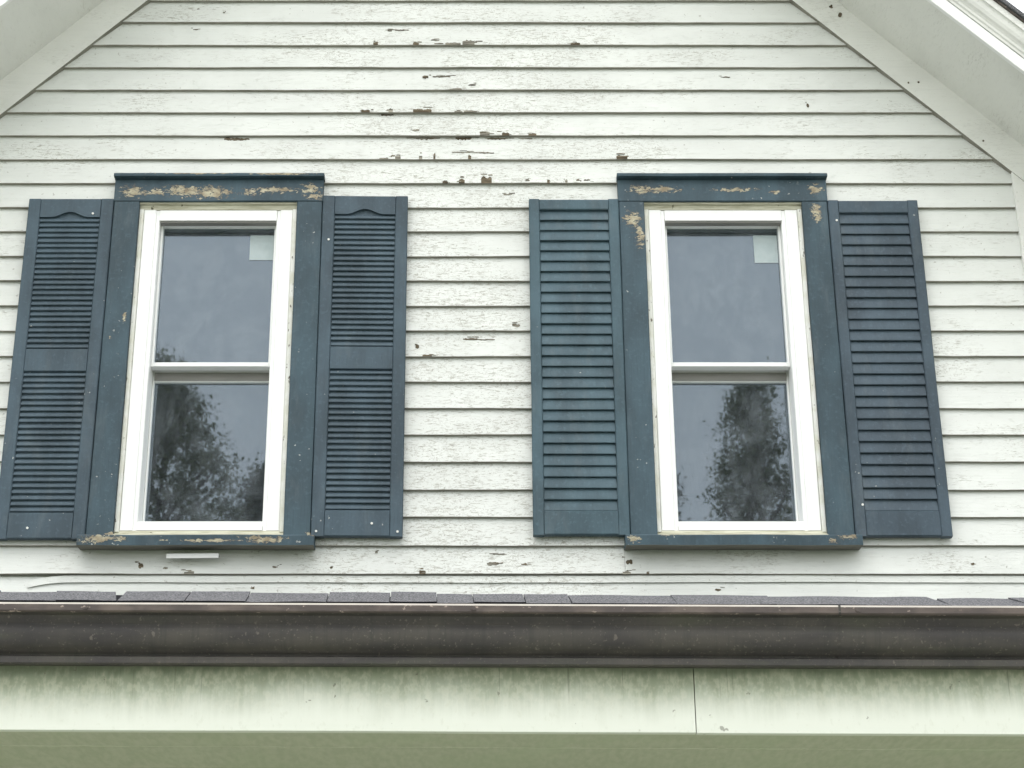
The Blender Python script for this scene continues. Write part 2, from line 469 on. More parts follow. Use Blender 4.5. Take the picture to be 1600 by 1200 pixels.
def clapboard(zb, zt, xl, xr, seed, cut_l=True, cut_r=True):
    """one bevelled board; ends that reach the rake are sawn at 45 degrees"""
    yb, yt = -0.0165, -0.0015
    ov = 0.022
    kt = (zt + ov - zb) / (zt - zb)
    prof = [(yb, zb + 0.0025), (yb + 0.002, zb), (-0.0035, zb), (0.008, zt + ov), (yb + (yt - yb) * kt, zt + ov),
            (yb + (yt - yb) * 0.80, zb + (zt - zb) * 0.80), (yb + (yt - yb) * 0.4, zb + (zt - zb) * 0.4)]
    hs = [0.0, 0, 0, 1, 1.2, 0.8, 0.4]
    mats = [1, 1, 0, 0, 0, 0, 0]
    n = max(2, int((xr - xl) / 0.05))
    ts = [i / n for i in range(n + 1)]
    m = MB()
    def xm(p, s):
        a, b = xl, xr
        if cut_l: a = max(a, XC - (RKC + 0.045 - p.z))
        if cut_r: b = min(b, XC + (RKC + 0.045 - p.z))
        x = a + (b - a) * s
        lowness = max(0.0, 1 - (p.z - zb) / 0.05)
        dz = 0.0022 * mnoise.noise(Vector((x * 1.7, seed, 0))) + 0.0013 * mnoise.noise(Vector((x * 9, seed, 5)))
        dy = 0.0030 * mnoise.noise(Vector((x * 1.3, seed, 11)))+ 0.0012 * mnoise.noise(Vector((x * 7, seed, 15)))
        return Vector((x, p.y + dy * lowness, p.z + dz * lowness))
    m.sweep(prof, (0, 0, 0), (0, 1, 0), (0, 0, 1), (1, 0, 0), ts, hs=hs, mats=mats, xmap=xm)
    return m.build('clapboard', [M['paint'], M['butt']], wall, attr=True)

XL, XR = XC - HALF, XC + HALF
rng = random.Random(5)
for i in range(1, len(ROWS)):
    zb, zt = ROWS[i], ROWS[i - 1]
    segs = [(XL - 0.03, XR + (0.0 if 5.4 < zb < 5.9 else 0.012))]
    if 4.19 < zb < 5.80:
        a, b = WIN[0]['c'], WIN[1]['c']
        segs = [(segs[0][0], a - 0.425), (a + 0.425, b - 0.425), (b + 0.425, segs[0][1])]
    elif i == len(ROWS) - 1:
        segs = [(segs[0][0], 0.612), (0.6135, segs[0][1])]
    for (xa, xb) in segs:
        if zb > 8.2: continue
        clapboard(zb + (rng.uniform(-.0012, .0012)), zt, xa, xb, rng.uniform(0, 99))
# lowest courses: a loose strip of flashing and the board it half hides
clapboard(3.930, 4.055, XL, XR, 3.3)
m = MB()
n = 90
def fl(p, s):
    x = -1.80 + (XR + 1.80) * s
    d = 0.0045 * mnoise.noise(Vector((x * 1.1, 2.2, 0))) + 0.0015 * mnoise.noise(Vector((x * 5, 2.2, 0)))
    if x < -1.66: d -= 0.022 * ((-1.66 - x) / 0.14) ** 1.6          # the free end droops
    return Vector((x, p.y - 0.004 * max(0, mnoise.noise(Vector((x * 2, 9, 0)))), p.z + d))
m.sweep([(-0.0095, 0.0), (-0.0080, 0.0), (-0.0055, 0.030), (-0.0070, 0.030)], (0, 0, 4.049), (0, 1, 0), (0, 0, 1), (1, 0, 0),
        [i / n for i in range(n + 1)], xmap=fl, mats=[1, 0, 0, 0])
tag(m.build('flashing_strip', [M['paint'], M['butt']], house), 'loose white flashing strip drooping at its left end')

# paint chips down to bare wood (x, z, width, height), 0.6 mm of jagged wood showing
CHIPS = [
# CHIPS_BEGIN
    (-0.448, 6.6306, 0.0218, 0.0178), (-0.264, 6.6271, 0.0245, 0.0149), (-0.094, 6.6306, 0.0707, 0.0149), (-0.023, 6.6340, 0.0544, 0.0327), (-0.329, 6.7073, 0.0653, 0.0089),
    (-0.385, 6.7038, 0.0218, 0.0089), (0.466, 6.6271, 0.0435, 0.0119), (-0.176, 6.6480, 0.0381, 0.0089), (-0.218, 6.4512, 0.0245, 0.0208), (-0.145, 6.4546, 0.0816, 0.0089),
    (-0.081, 6.3932, 0.0544, 0.0089), (-0.003, 6.4068, 0.0299, 0.0119), (-0.487, 6.2613, 0.0381, 0.0178), (-0.389, 6.2546, 0.0544, 0.0149), (-0.372, 6.2781, 0.0190, 0.0238),
    (-0.230, 6.2714, 0.0816, 0.0208), (-0.014, 6.2714, 0.0598, 0.0089), (-0.069, 6.2747, 0.0381, 0.0089), (-0.215, 6.1343, 0.0870, 0.0238), (-0.046, 6.1343, 0.0707, 0.0267),
    (0.049, 6.1410, 0.0435, 0.0238), (0.103, 6.1310, 0.0816, 0.0149), (0.143, 6.1410, 0.0326, 0.0178), (0.263, 6.1443, 0.0326, 0.0119), (0.235, 6.1310, 0.0544, 0.0089),
    (-1.059, 6.1277, 0.1142, 0.0178), (-0.336, 6.0220, 0.0245, 0.0208), (-0.236, 6.0187, 0.0163, 0.0238), (-0.174, 6.0286, 0.0082, 0.0356), (-0.017, 6.0351, 0.0136, 0.0267),
    (0.660, 6.0187, 0.0490, 0.0238), (-0.057, 6.0549, 0.0816, 0.0089), (0.057, 6.0516, 0.0653, 0.0089), (-0.399, 6.0253, 0.0381, 0.0089), (-0.051, 5.9011, 0.0272, 0.0238),
    (0.057, 5.9076, 0.0462, 0.0386), (0.238, 5.9043, 0.0190, 0.0267), (0.331, 5.9043, 0.0109, 0.0267), (0.410, 5.9011, 0.0109, 0.0208), (0.461, 5.9011, 0.0163, 0.0267),
    (0.504, 5.9043, 0.0245, 0.0238), (-0.127, 5.8946, 0.0245, 0.0119), (0.150, 5.8427, 0.0381, 0.0119), (-0.258, 6.1676, 0.0326, 0.0119), (1.506, 6.2983, 0.0109, 0.0238),
    (-0.014, 5.1370, 0.0653, 0.0119), (0.055, 5.1340, 0.0707, 0.0059), (1.147, 6.4512, 0.0326, 0.0089), (-0.196, 5.0618, 0.0381, 0.0089), (0.183, 5.1975, 0.0326, 0.0178),
    (-0.240, 5.1009, 0.0136, 0.0267), (0.205, 4.1248, 0.0245, 0.0149), (0.078, 4.1275, 0.0490, 0.0178), (0.630, 4.1357, 0.0272, 0.0267), (0.619, 4.1003, 0.0326, 0.0149),
    (-1.347, 4.1166, 0.0218, 0.0238), (-1.246, 4.1084, 0.0190, 0.0119), (-1.149, 4.0949, 0.0408, 0.0149), (-0.803, 4.1139, 0.0245, 0.0119), (-0.575, 4.1112, 0.0109, 0.0119),
    (-0.395, 4.1794, 0.0109, 0.0178), (0.985, 4.0191, 0.0245, 0.0119), (-0.890, 4.0272, 0.0136, 0.0238), (0.704, 4.1030, 0.0109, 0.0119), (-1.271, 6.8235, 0.0109, 0.0089),
    (-1.151, 6.8023, 0.0109, 0.0119), (-1.279, 6.7108, 0.0218, 0.0089), (2.022, 4.1275, 0.0163, 0.0119), (0.104, 4.1712, 0.0490, 0.0089), (-0.207, 4.0949, 0.0218, 0.0238),
# CHIPS_END
]
ch = MB()
def row_of(z):
    for i in range(1, len(ROWS)):
        if ROWS[i] <= z < ROWS[i - 1]: return ROWS[i], ROWS[i - 1]
    return 3.930, 4.055
def shard(pts, zb, zt, lift):
    n = len(pts); base = len(ch.v); mi_ = rng.choice((0, 0, 1))
    for dy in (-0.0006, 0.002):
        for (a, b) in pts:
            b = min(max(b, zb + 0.001), zt - 0.001)
            ch.v.append(Vector((a, front_y(zb, zt, b) - 0.0012 - lift + dy, b))); ch.h.append(0)
    ch.f.append(tuple(base + k for k in range(n))); ch.mi.append(mi_)
    for k in range(n):
        k2 = (k + 1) % n
        ch.f.append((base + k, base + k2, base + n + k2, base + n + k)); ch.mi.append(mi_)
def chip(x, z, wd, hg):
    """a flake is a few sawtoothed shards lying along the grain, with slivers trailing off its ends"""
    zb, zt = row_of(z)
    low = (z - zb) < 0.022
    if low: z = zb + hg * 0.5 + 0.001
    def saw(cx, cz, w_, h_, lift):
        n = max(3, int(w_ / 0.006)); up, dn = [], []
        for k in range(n + 1):
            e = math.sin(math.pi * (0.12 + 0.76 * k / n)) ** 0.6
            xx = cx - w_ / 2 + w_ * k / n + rng.uniform(-.3, .3) * w_ / n
            up.append((xx, cz + h_ / 2 * e * rng.uniform(0.25, 1.15)))
            dn.append((xx, cz - h_ / 2 * (1.0 if low else e * rng.uniform(0.25, 1.1))))
        shard(dn + up[::-1], zb, zt, lift)
    saw(x, z, wd, hg, 0.0)
    for q in range(2 if wd > 0.02 else 1):
        saw(x + rng.uniform(-.9, .9) * wd, z + rng.uniform(-.2, 1.0) * hg, wd * rng.uniform(.3, .8), max(0.0016, hg * rng.uniform(.12, .35)), 0.00025 * (q + 1))
for c_ in CHIPS: chip(*c_)
if CHIPS:
    tag(ch.build('bare_wood_patches', [M['bare'], M['bare_grey']], wall), 'patches of bare brown wood where the white paint has flaked off', kind='stuff')

# rake trim: mirrored left and right, swept along the 45 degree slope
def rake(side):
    # local frame: a = out from the wall (towards -y), b = perpendicular to the slope, t = down the slope from the axis
    q = math.sqrt(0.5)
    W = (side * q, 0, -q); V = (side * q, 0, q); U = (0, -1, 0)
    def sw(name, prof, t0, t1, mat, mats=None, jit=0.0, seed=1.0, n=24, off=0.0):
        m = MB()
        org = Vector((XC, 0, RKC + off))
        m.sweep(prof, org, U, V, W, [t0 + (t1 - t0) * i / n for i in range(n + 1)], jit, 2.0, seed + side, mats)
        return m.build(name, mat, house, attr=False)
    T0, T1 = 0.0, 4.35
    sw('rake_board', rect(-0.01, 0.034, 0.0, 0.142, 0.002), T0, T1, [M['trim'], M['butt']], [1, 0, 0, 0, 0, 0, 0, 0], 0.0012)
    sw('rake_soffit', rect(0.031, 0.462, 0.1385, 0.157, 0.002), T0, T1, M['trim'], jit=0.0008, seed=3)
    sw('rake_fascia', rect(0.4625, 0.484, 0.134, 0.185, 0.0025), T0, T1, M['vinyl'], jit=0.0008, seed=5)
    crown = [(0.462, 0.1865), (0.488, 0.1865), (0.490, 0.196), (0.497, 0.200), (0.499, 0.209), (0.506, 0.216), (0.516, 0.222),
             (0.524, 0.234), (0.529, 0.250), (0.533, 0.256), (0.541, 0.258), (0.541, 0.285), (0.462, 0.285)]
    sw('rake_crown_moulding', crown, T0, T1, M['trim'], jit=0.0006, seed=6)
    sw('drip_edge', rect(0.40, 0.552, 0.2865, 0.293, 0.001), T0, T1, M['lip'], seed=7)
    sw('roof_slope', rect(-5.5, 0.562, 0.2945, 0.312, 0.002), T0, T1 + 0.15, M['shingle'], seed=8)
rake(-1); rake(1)
rb = [o for o in house.children if o.name.startswith('rake_board')][1]
for (x, z, w_, h_) in ((1.646, 6.817, .018, .02), (1.683, 6.772, .022, .026), (1.573, 6.868, .02, .014), (1.965, 6.405, .010, .010), (2.010, 6.408, .010, .010), (2.27, 6.10, .010, .010)):
    m = MB()
    pr = [(x + w_ / 2 * math.cos(2 * math.pi * k / 9) * rng.uniform(.55, 1.2), z + h_ / 2 * math.sin(2 * math.pi * k / 9) * rng.uniform(.55, 1.2)) for k in range(9)]
    m.sweep(pr, (0, 0, 0), (1, 0, 0), (0, 0, 1), (0, 1, 0), [-0.0362, -0.0325])
    m.build('bare_spot', M['bare'], rb)

for x0, x1 in ((XC + HALF - 0.004, XC + HALF + 0.13), (XC - HALF - 0.13, XC - HALF + 0.004)):
    m = MB(); m.board(x0, x1, -0.030, 0.010, 0.3, 5.97, 0.002, 0.0015, 4.0)
    m.build('corner_board', M['trim'], house)

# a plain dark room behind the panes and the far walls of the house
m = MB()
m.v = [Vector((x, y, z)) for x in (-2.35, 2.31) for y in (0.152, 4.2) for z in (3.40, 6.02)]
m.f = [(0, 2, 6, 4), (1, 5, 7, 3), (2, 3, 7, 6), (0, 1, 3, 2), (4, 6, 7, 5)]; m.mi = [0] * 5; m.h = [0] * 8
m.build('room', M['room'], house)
m = MB()
m.sweep([(-2.545, 0.151), (-2.445, 0.151), (-2.445, 5.4), (2.405, 5.4), (2.405, 0.151), (2.505, 0.151), (2.505, 5.5), (-2.545, 5.5)],
        (0, 0, 0), (1, 0, 0), (0, 1, 0), (0, 0, 1), [0, 5.9])
m.build('side_walls', M['trim'], house)

# ------------------------------------------------------------------ windows (parts of the house)
def make_window(d, label, glass_lab):
    c, nv = d['c'], M[d['key']]
    fr = MB()
    # white vinyl frame: jambs, head and sill with a stepped inner edge
    yo, yi = -0.020, 0.125
    zt, zb = 5.757, 4.268
    jamb = [(0, yo + .003), (.003, yo), (.052, yo), (.055, yo + .006), (.068, yo + .006), (.071, yo + .010), (.071, yi), (0, yi)]
    for s in (-1, 1):
        fr.sweep([(s * (a - 0.326), b) for a, b in jamb], (c, 0, 0), (1, 0, 0), (0, 1, 0), (0, 0, 1), [zb, zt])
    head = [(yo + .001, 0), (yo + .001, .050), (yi - .001, .050), (yi - .001, 0)]
    fr.sweep([(a, zt - 0.001 - b) for a, b in head], (0, 0, 0), (0, 1, 0), (0, 0, 1), (1, 0, 0), [c - 0.256, c + 0.256])
    fr.sweep([(yo + .001, zb + .001), (yo + .001, zb + .018), (yo + .008, zb + .024), (yo + .008, zb + .042), (yi - .001, zb + .050), (yi - .001, zb + .001)],
             (0, 0, 0), (0, 1, 0), (0, 0, 1), (1, 0, 0), [c - 0.256, c + 0.256])
    win = fr.build('window', M['vinyl'], house)
    tag(win, label)
    P = lambda name, mat, mb, **k: mb.build(name, mat, win, **k)
    # upper sash outside, lower sash a step further in
    def sash(name, y0, y1, z0, z1, st, rt, rb):
        m = MB()
        for s in (-1, 1):
            a, b = sorted((c + s * 0.2545, c + s * (0.2545 - st)))
            m.sweep(rect(a, b, y0, y1, .002), (0, 0, 0), (1, 0, 0), (0, 1, 0), (0, 0, 1), [z0, z1])
        m.sweep(rect(y0 + .001, y1 - .001, z1 - rt, z1 - .0005, .002), (0, 0, 0), (0, 1, 0), (0, 0, 1), (1, 0, 0), [c - .2545 + st, c + .2545 - st])
        m.sweep(rect(y0 + .001, y1 - .001, z0 + .0005, z0 + rb, .002), (0, 0, 0), (0, 1, 0), (0, 0, 1), (1, 0, 0), [c - .2545 + st, c + .2545 - st])
        P(name, M['vinyl'], m)
    m = MB(); m.board(c - 0.2455, c + 0.2455, 0.0845, 0.0875, 4.9835, 5.0215, 0.001); P('meeting_rail_shade', M['shade_taupe'], m)  # thin taupe board paints the shade on the lower sash's top rail
    m = MB(); m.board(c - 0.2540, c + 0.2540, -0.012, 0.0205, 5.6985, 5.7052, 0.001); P('head_shade_strip', M['shade_taupe'], m)  # added grey strip paints the dark band of shade under the head
    sash('upper_sash', 0.022, 0.066, 5.022, 5.706, 0.010, 0.005, 0.020)
    sash('lower_sash', 0.088, 0.120, 4.3185, 5.046, 0.008, 0.066, 0.010)
    for (y0, z0, z1) in ((0.050, 5.040, 5.7025), (0.106, 4.326, 4.984)):
        m = MB(); m.sweep(rect(c - 0.2475, c + 0.2475, y0, y0 + 0.004, 0), (0, 0, 0), (1, 0, 0), (0, 1, 0), (0, 0, 1), [z0, z1])
        P('pane', M['glass'], m)
        m = MB(); yb = y0 + 0.0055
        for (a, b, e, f) in ((-.2475, -.2385, z0, z1), (.2385, .2475, z0, z1)):
            m.sweep(rect(c + a, c + b, yb, yb + .008, 0), (0, 0, 0), (1, 0, 0), (0, 1, 0), (0, 0, 1), [e, f])
        for (e, f) in ((z0, z0 + .007), (z1 - .020, z1)):
            m.sweep(rect(c - .2384, c + .2384, yb + .0005, yb + .0075, 0), (0, 0, 0), (1, 0, 0), (0, 1, 0), (0, 0, 1), [e, f])
        P('glazing_spacer', M['spacer'], m)
    m = MB()
    m.sweep(rect(c + 0.137, c + 0.2405, 0.0488, 0.0496, 0), (0, 0, 0), (1, 0, 0), (0, 1, 0), (0, 0, 1), [5.542 + d['st'], 5.668])
    tag(P('sticker', M['paper'], m), 'pale square sticker in the upper right corner of the glass')
    # old stops round the new frame: chipped sides, stained head and sill slope
    for s in (-1, 1):
        a, b = sorted((c + s * 0.327, c + s * 0.3455))
        m = MB(); m.board(a, b, -0.026, 0.012, 4.2605, 5.7575, 0.002, 0.0016, 2.0 * s + c, 0.06)
        P('side_stop', M['stop'], m)
    m = MB(); m.sweep([(-0.034, 5.7875), (-0.034, 5.781), (-0.022, 5.778), (-0.019, 5.759), (0.012, 5.758), (0.012, 5.7875)], (0, 0, 0), (0, 1, 0), (0, 0, 1), (1, 0, 0),
                      [c - .3455 + .691 * i / 12 for i in range(13)], 0.0008, 3, c)
    P('head_stop', M['stain'], m)
    m = MB(); m.sweep([(-0.052, 4.236), (-0.052, 4.241), (-0.024, 4.252), (-0.018, 4.2675), (0.05, 4.2675), (0.05, 4.236)], (0, 0, 0), (0, 1, 0), (0, 0, 1), (1, 0, 0),
                      [c - .3455 + .691 * i / 12 for i in range(13)], 0.0008, 3, c + 5)
    P('sill_slope', M['stain'], m)
    # navy casing
    for s in (-1, 1):
        a, b = sorted((c + s * 0.346, c + s * 0.4565))
        m = MB(); m.board(a, b, -0.044, 0.011, 4.2365, 5.7865, 0.0025, 0.0016, 9 * s + c, 0.08)
        P('side_casing', nv, m)
    m = MB(); m.board(c - 0.4585, c + 0.4585, -0.046, 0.011, 5.788, 5.897, 0.0025, 0.0016, c * 3, 0.06)
    P('head_casing', nv, m)
    m = MB(); m.sweep([(-0.058, 5.8985), (-0.072, 5.9005), (-0.073, 5.911), (-0.066, 5.918), (0.008, 5.926), (0.008, 5.8985)], (0, 0, 0), (0, 1, 0), (0, 0, 1), (1, 0, 0),
                      [c - .462 + .924 * i / 16 for i in range(17)], 0.0016, 3, c * 7)
    P('drip_cap', nv, m)
    m = MB(); m.sweep([(-0.092, 4.180), (-0.090, 4.178), (-0.004, 4.188), (0.011, 4.235), (-0.052, 4.235), (-0.092, 4.224), (-0.094, 4.220)], (0, 0, 0), (0, 1, 0), (0, 0, 1), (1, 0, 0),
                      [c - .480 + .955 * i / 24 for i in range(25)], 0.0022, 4, c * 11, mats=[1, 1, 0, 0, 0, 0, 0])
    P('sill', [nv, M['stain_dark']], m)
    return win

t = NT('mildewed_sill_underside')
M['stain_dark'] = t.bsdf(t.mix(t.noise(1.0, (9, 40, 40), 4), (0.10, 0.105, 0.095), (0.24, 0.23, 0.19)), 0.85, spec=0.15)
WIN[0]['st'] = 0.004; WIN[1]['st'] = -0.010
make_window(WIN[0], 'white double hung window with a badly peeling navy head casing and frayed sill', '')
make_window(WIN[1], 'white double hung window with a long peeled streak on its left navy casing', '')

# ------------------------------------------------------------------ shutters
def slat_mesh(name, half, prof, mat):
    m = MB()
    n = 6
    m.sweep(prof, (0, 0, 0), (0, 1, 0), (0, 0, 1), (1, 0, 0), [-half + 2 * half * i / n for i in range(n + 1)])
    me = bpy.data.meshes.new(name)
    me.from_pydata([tuple(v) for v in m.v], [], m.f)
    me.materials.append(mat); me.update(); fix_normals(me)
    return me

def screw(x, z, y, parent, r=0.005):
    m = MB()
    pr = [(r * math.cos(2 * math.pi * k / 10), r * math.sin(2 * math.pi * k / 10)) for k in range(10)]
    m.sweep(pr, (x, y, z), (1, 0, 0), (0, 0, 1), (0, 1, 0), [-0.003, 0.004])
    return m.build('screw', M['screw'], parent)

def shutter(loc, rot, wd, ht, label, style, mat, screws):
    """local frame: x centred, z up from the bottom, y = 0 at the back, front at y = -T"""
    root = tag(empty('shutter', loc), label, 'shutter', 'louvered shutters beside the gable windows')
    root.rotation_euler = rot
    h = wd / 2
    def P(name, mb, **k): return mb.build(name, mat, root, **k)
    if style == 'vinyl':
        T, st = 0.030, 0.054
        zo = [(0.113, 0.745), (0.850, ht - 0.090)]              # louver openings
        for s in (-1, 1):
            a, b = sorted((s * h, s * (h - st)))
            m = MB(); m.board(a, b, -T, 0, 0, ht, 0.004); P('stile', m)
        m = MB(); m.board(-h + st + .0005, h - st - .0005, -T + .0008, -.001, 0.001, zo[0][0], 0.003); P('rail', m)
        m = MB(); m.board(-h + st + .0005, h - st - .0005, -T + .0008, -.001, zo[0][1], zo[1][0], 0.003); P('rail', m)
        # arched top rail
        m = MB(); n = 24; q = h - st - .0005
        lo = []
        for i in range(n + 1):
            x = -q + 2 * q * i / n
            k = max(0.0, 1 - abs(x) / (q * 0.62))
            lo.append((x, zo[1][1] + 0.026 * (k * k * (3 - 2 * k))))
        pr = lo + [(q, ht - .001), (-q, ht - .001)]
        m.sweep(pr, (0, 0, 0), (1, 0, 0), (0, 0, 1), (0, 1, 0), [-T + .0008, -.001])
        P('top_rail', m)
        m = MB(); m.board(-q, q, -0.0165, -0.002, zo[0][0] - .01, ht - .01, 0); P('back_panel', m)
        pitch = 0.0258
        prof = [(-0.0150, 0.0150), (-0.0195, 0.0125), (-0.0245, 0.0040), (-0.0262, -0.0030), (-0.0250, -0.0060), (-0.0150, -0.0050)]
        me = slat_mesh('slat', q - .0005, prof, mat)
        for (a, b) in zo:
            n = int(round((b - a) / pitch))
            p = (b - a) / n
            for k in range(n):
                o = link('slat', me, root)
                o.location = (0, 0.0, a + p * (k + 0.42))
                o.rotation_euler = (R(random.uniform(-2, 2)), 0, 0)
    else:
        T, st = 0.032, 0.046
        z0, z1 = (0.104, ht - 0.052) if style == 'wood' else (0.110, ht - 0.062)
        for s in (-1, 1):
            a, b = sorted((s * h, s * (h - st)))
            m = MB(); m.board(a, b, -T, 0, 0, ht, 0.004, 0.0008, s + 3, 0.1); P('stile', m)
        q = h - st - .0005
        m = MB(); m.board(-q, q, -T + .0012, -.001, 0.001, z0, 0.004); P('rail', m)
        m = MB(); m.board(-q, q, -T + .0012, -.001, z1, ht - .001, 0.004); P('rail', m)
        m = MB(); m.board(-q, q, -0.0130, -0.002, z0 - .01, z1 + .01, 0); P('back_panel', m)
        n = 28 if style == 'wood' else 27
        p = (z1 - z0) / n
        prof = [(-0.0125, p * 0.99), (-0.0165, p * 0.99), (-0.0268, 0.004), (-0.0268, 0.0005), (-0.0250, -0.0012), (-0.0125, 0.003)]
        me = slat_mesh('slat', q - .0005, prof, mat)
        for k in range(n):
            o = link('slat', me, root)
            o.location = (random.uniform(-.0004, .0004), random.uniform(-.0006, .0006), z0 + p * k + 0.001)
            o.rotation_euler = (R(random.uniform(-1.2, 1.2)), R(random.uniform(-0.12, 0.12)), 0)
    for (x, z) in screws:
        screw(x, z, -T, root)
    return root

shutter((-1.7625, -0.0215, 4.222), (0, 0, 0), 0.370, 1.574, 'navy vinyl shutter with fine slats at the far left, left of the left window', 'vinyl', M['vinyl_navy'],
        [(-0.05, 0.045), (0.10, 1.50)])
shutter((-0.4745, -0.0225, 4.232), (0, 0, R(0.9)), 0.372, 1.578, 'navy vinyl shutter with fine slats between the windows, right of the left window', 'vinyl', M['vinyl_navy'],
        [(-0.155, 1.36), (0.06, 0.055), (0.165, 0.02), (-0.165, 0.02)])
shutter((0.4385, -0.0215, 4.238), (0, 0, 0), 0.393, 1.556, 'brighter blue wooden shutter with wide slats, left of the right window', 'wood', M['wood_navy'], [])
shutter((1.7475, -0.0215, 4.232), (0, 0, 0), 0.393, 1.556, 'dark navy wooden shutter with wide slats at the far right, beside the right window', 'wood2', M['wood_navy_dull'],
        [(-0.165, 1.455), (-0.160, 0.135)])

# small white metal strip under the left sill
m = MB()
m.sweep([(-0.052, 0.0), (-0.052, 0.0185), (-0.048, 0.0215), (-0.014, 0.0235), (-0.014, 0.0205), (-0.048, 0.0185), (-0.049, 0.0)], (-1.135, 0, 4.139), (0, 1, 0), (0, 0, 1), (1, 0, 0.012), [-0.105, 0.105])
tag(m.build('metal_strip', M['white_metal']), 'short white metal strip fixed under the left window sill', 'strip')

# ------------------------------------------------------------------ porch
porch = tag(empty('porch', (0, 0, 0)), 'porch eave with dark brown gutter, algae stained fascia and grey shingles', 'porch')
TILT = -0.0042                                       # the eave has settled a little to the right
LX0, LX1 = -2.9, 2.9
def tx(p, s):
    x = LX0 + (LX1 - LX0) * s
    return Vector((x, p.y, p.z + TILT * x + 0.0012 * mnoise.noise(Vector((x * 1.1, 4, p.y)))))
N = 60
ts = [i / N for i in range(N + 1)]
gp = [(-2.680, 3.0920), (-2.683, 3.0950), (-2.683, 3.1105), (-2.682, 3.1155), (-2.674, 3.1150), (-2.672, 3.0980), (-2.640, 3.0655), (-2.575, 2.9891), (-2.5725, 2.9774), (-2.612, 2.9715), (-2.616, 2.9747), (-2.616, 2.9909), (-2.611, 2.9945), (-2.600, 2.9981), (-2.607, 3.0034), (-2.626, 3.0098), (-2.640, 3.0205), (-2.647, 3.0332), (-2.650, 3.0494), (-2.647, 3.0619), (-2.644, 3.0718), (-2.649, 3.0827), (-2.666, 3.0889), (-2.674, 3.0912)]
m = MB()
gm = [1, 1, 2, 2, 1] + [0] * (len(gp) - 6) + [1]
m.sweep(gp, (0, 0, 0), (0, 1, 0), (0, 0, 1), (1, 0, 0), ts, xmap=tx, mats=gm)
gut = m.build('gutter', [M['gutter'], M['lip'], M['lip_edge']], porch)
for i, p in enumerate(gut.data.polygons):                  # the ogee itself is a smooth curve
    if len(p.vertices) == 4 and (i % len(gp)) >= 13: p.use_smooth = True
tag(gut, 'dark brown ogee gutter')
m = MB()                                              # slip joint between two lengths of gutter
jp = [(y - 0.0010, z) for (y, z) in gp[:4]] + [(y + 0.004, z) for (y, z) in gp[:4][::-1]] + [(y + 0.004, z) for (y, z) in gp[9:][::-1]] + [(y - 0.0010, z) for (y, z) in gp[9:]]
m.sweep(jp, (0, 0, 0), (0, 1, 0), (0, 0, 1), (1, 0, 0), [0.940, 0.9405, 0.9455, 0.946], xmap=lambda p, x: Vector((x, p.y, p.z + TILT * x)))
m.build('joint_sleeve', M['gutter'], gut)
for k, px_ in enumerate((-1.0, 0.0, 0.99)):          # spike heads in the lip
    m = MB()
    pr = [(0.0065 * math.cos(2 * math.pi * i / 10), 0.0065 * math.sin(2 * math.pi * i / 10)) for i in range(10)]
    m.sweep(pr, (px_, -2.683, 3.103 + TILT * px_), (1, 0, 0), (0, 0, 1), (0, 1, 0), [-0.003, 0.004])
    m.build('spike_head', M['lip'], gut)

XJ = 0.572                                            # joint between the two fascia boards
for (a, b, dz) in ((LX0, XJ - 0.0012, 0.0), (XJ + 0.0012, LX1, -0.001)):
    m = MB()
    n = 30
    def fx(p, s, a=a, b=b, dz=dz):
        x = a + (b - a) * s
        return Vector((x, p.y, p.z + TILT * x + dz + 0.001 * mnoise.noise(Vector((x * 1.5, 8, 0)))))
    m.sweep(rect(-2.570, -2.548, 2.808, 3.05, 0.0015), (0, 0, 0), (0, 1, 0), (0, 0, 1), (1, 0, 0), [i / n for i in range(n + 1)], xmap=fx)
    m.build('fascia_board', M['fascia'], porch)
ys = [-2.547, -2.352, -2.10, -1.83, -1.56, -1.29, -1.02, -0.75, -0.48, -0.24, -0.035]
for k in range(len(ys) - 1):
    m = MB()
    def sx(p, s):
        x = LX0 + (LX1 - LX0) * s
        return Vector((x, p.y, p.z + TILT * x))
    m.sweep(rect(ys[k] + .0012, ys[k + 1] - .0012, 2.819, 2.837, 0.003), (0, 0, 0), (0, 1, 0), (0, 0, 1), (1, 0, 0), [0, 0.5, 1], xmap=sx)
    m.build('soffit_board', M['soffit'], porch)

# low porch roof: deck, and a kicked up first course of shingles over the gutter
m = MB()
def dx(p, s):
    x = LX0 + (LX1 - LX0) * s
    return Vector((x, p.y, p.z + TILT * x))
m.sweep([(-2.635, 3.093), (-2.47, 3.150), (-0.03, 3.48), (-0.03, 3.45), (-2.47, 3.085), (-2.60, 3.08)], (0, 0, 0), (0, 1, 0), (0, 0, 1), (1, 0, 0), [0, 1], xmap=dx)
deck = m.build('porch_roof', M['shingle'], porch)
SH = [-1.62, -1.44, -1.265, -1.09, -0.93, -0.755, -0.595, -0.385, -0.22, -0.096, 0.0, 0.135, 0.255, 0.53, 0.79, 1.02, 1.245, 1.46, 1.66, 1.85, 2.05]
rs = random.Random(4)
m = MB()
m.sweep([(-2.636, 3.1165), (-2.636, 3.1205), (-2.500, 3.1885), (-2.500, 3.1825)], (0, 0, 0), (0, 1, 0), (0, 0, 1), (1, 0, 0), [0, 1],
        xmap=lambda p, s: Vector((LX0 + (LX1 - LX0) * s, p.y, p.z + 0.003 + TILT * 1.5 * (LX0 + (LX1 - LX0) * s))))
m.build('starter_strip', M['asphalt'], deck)
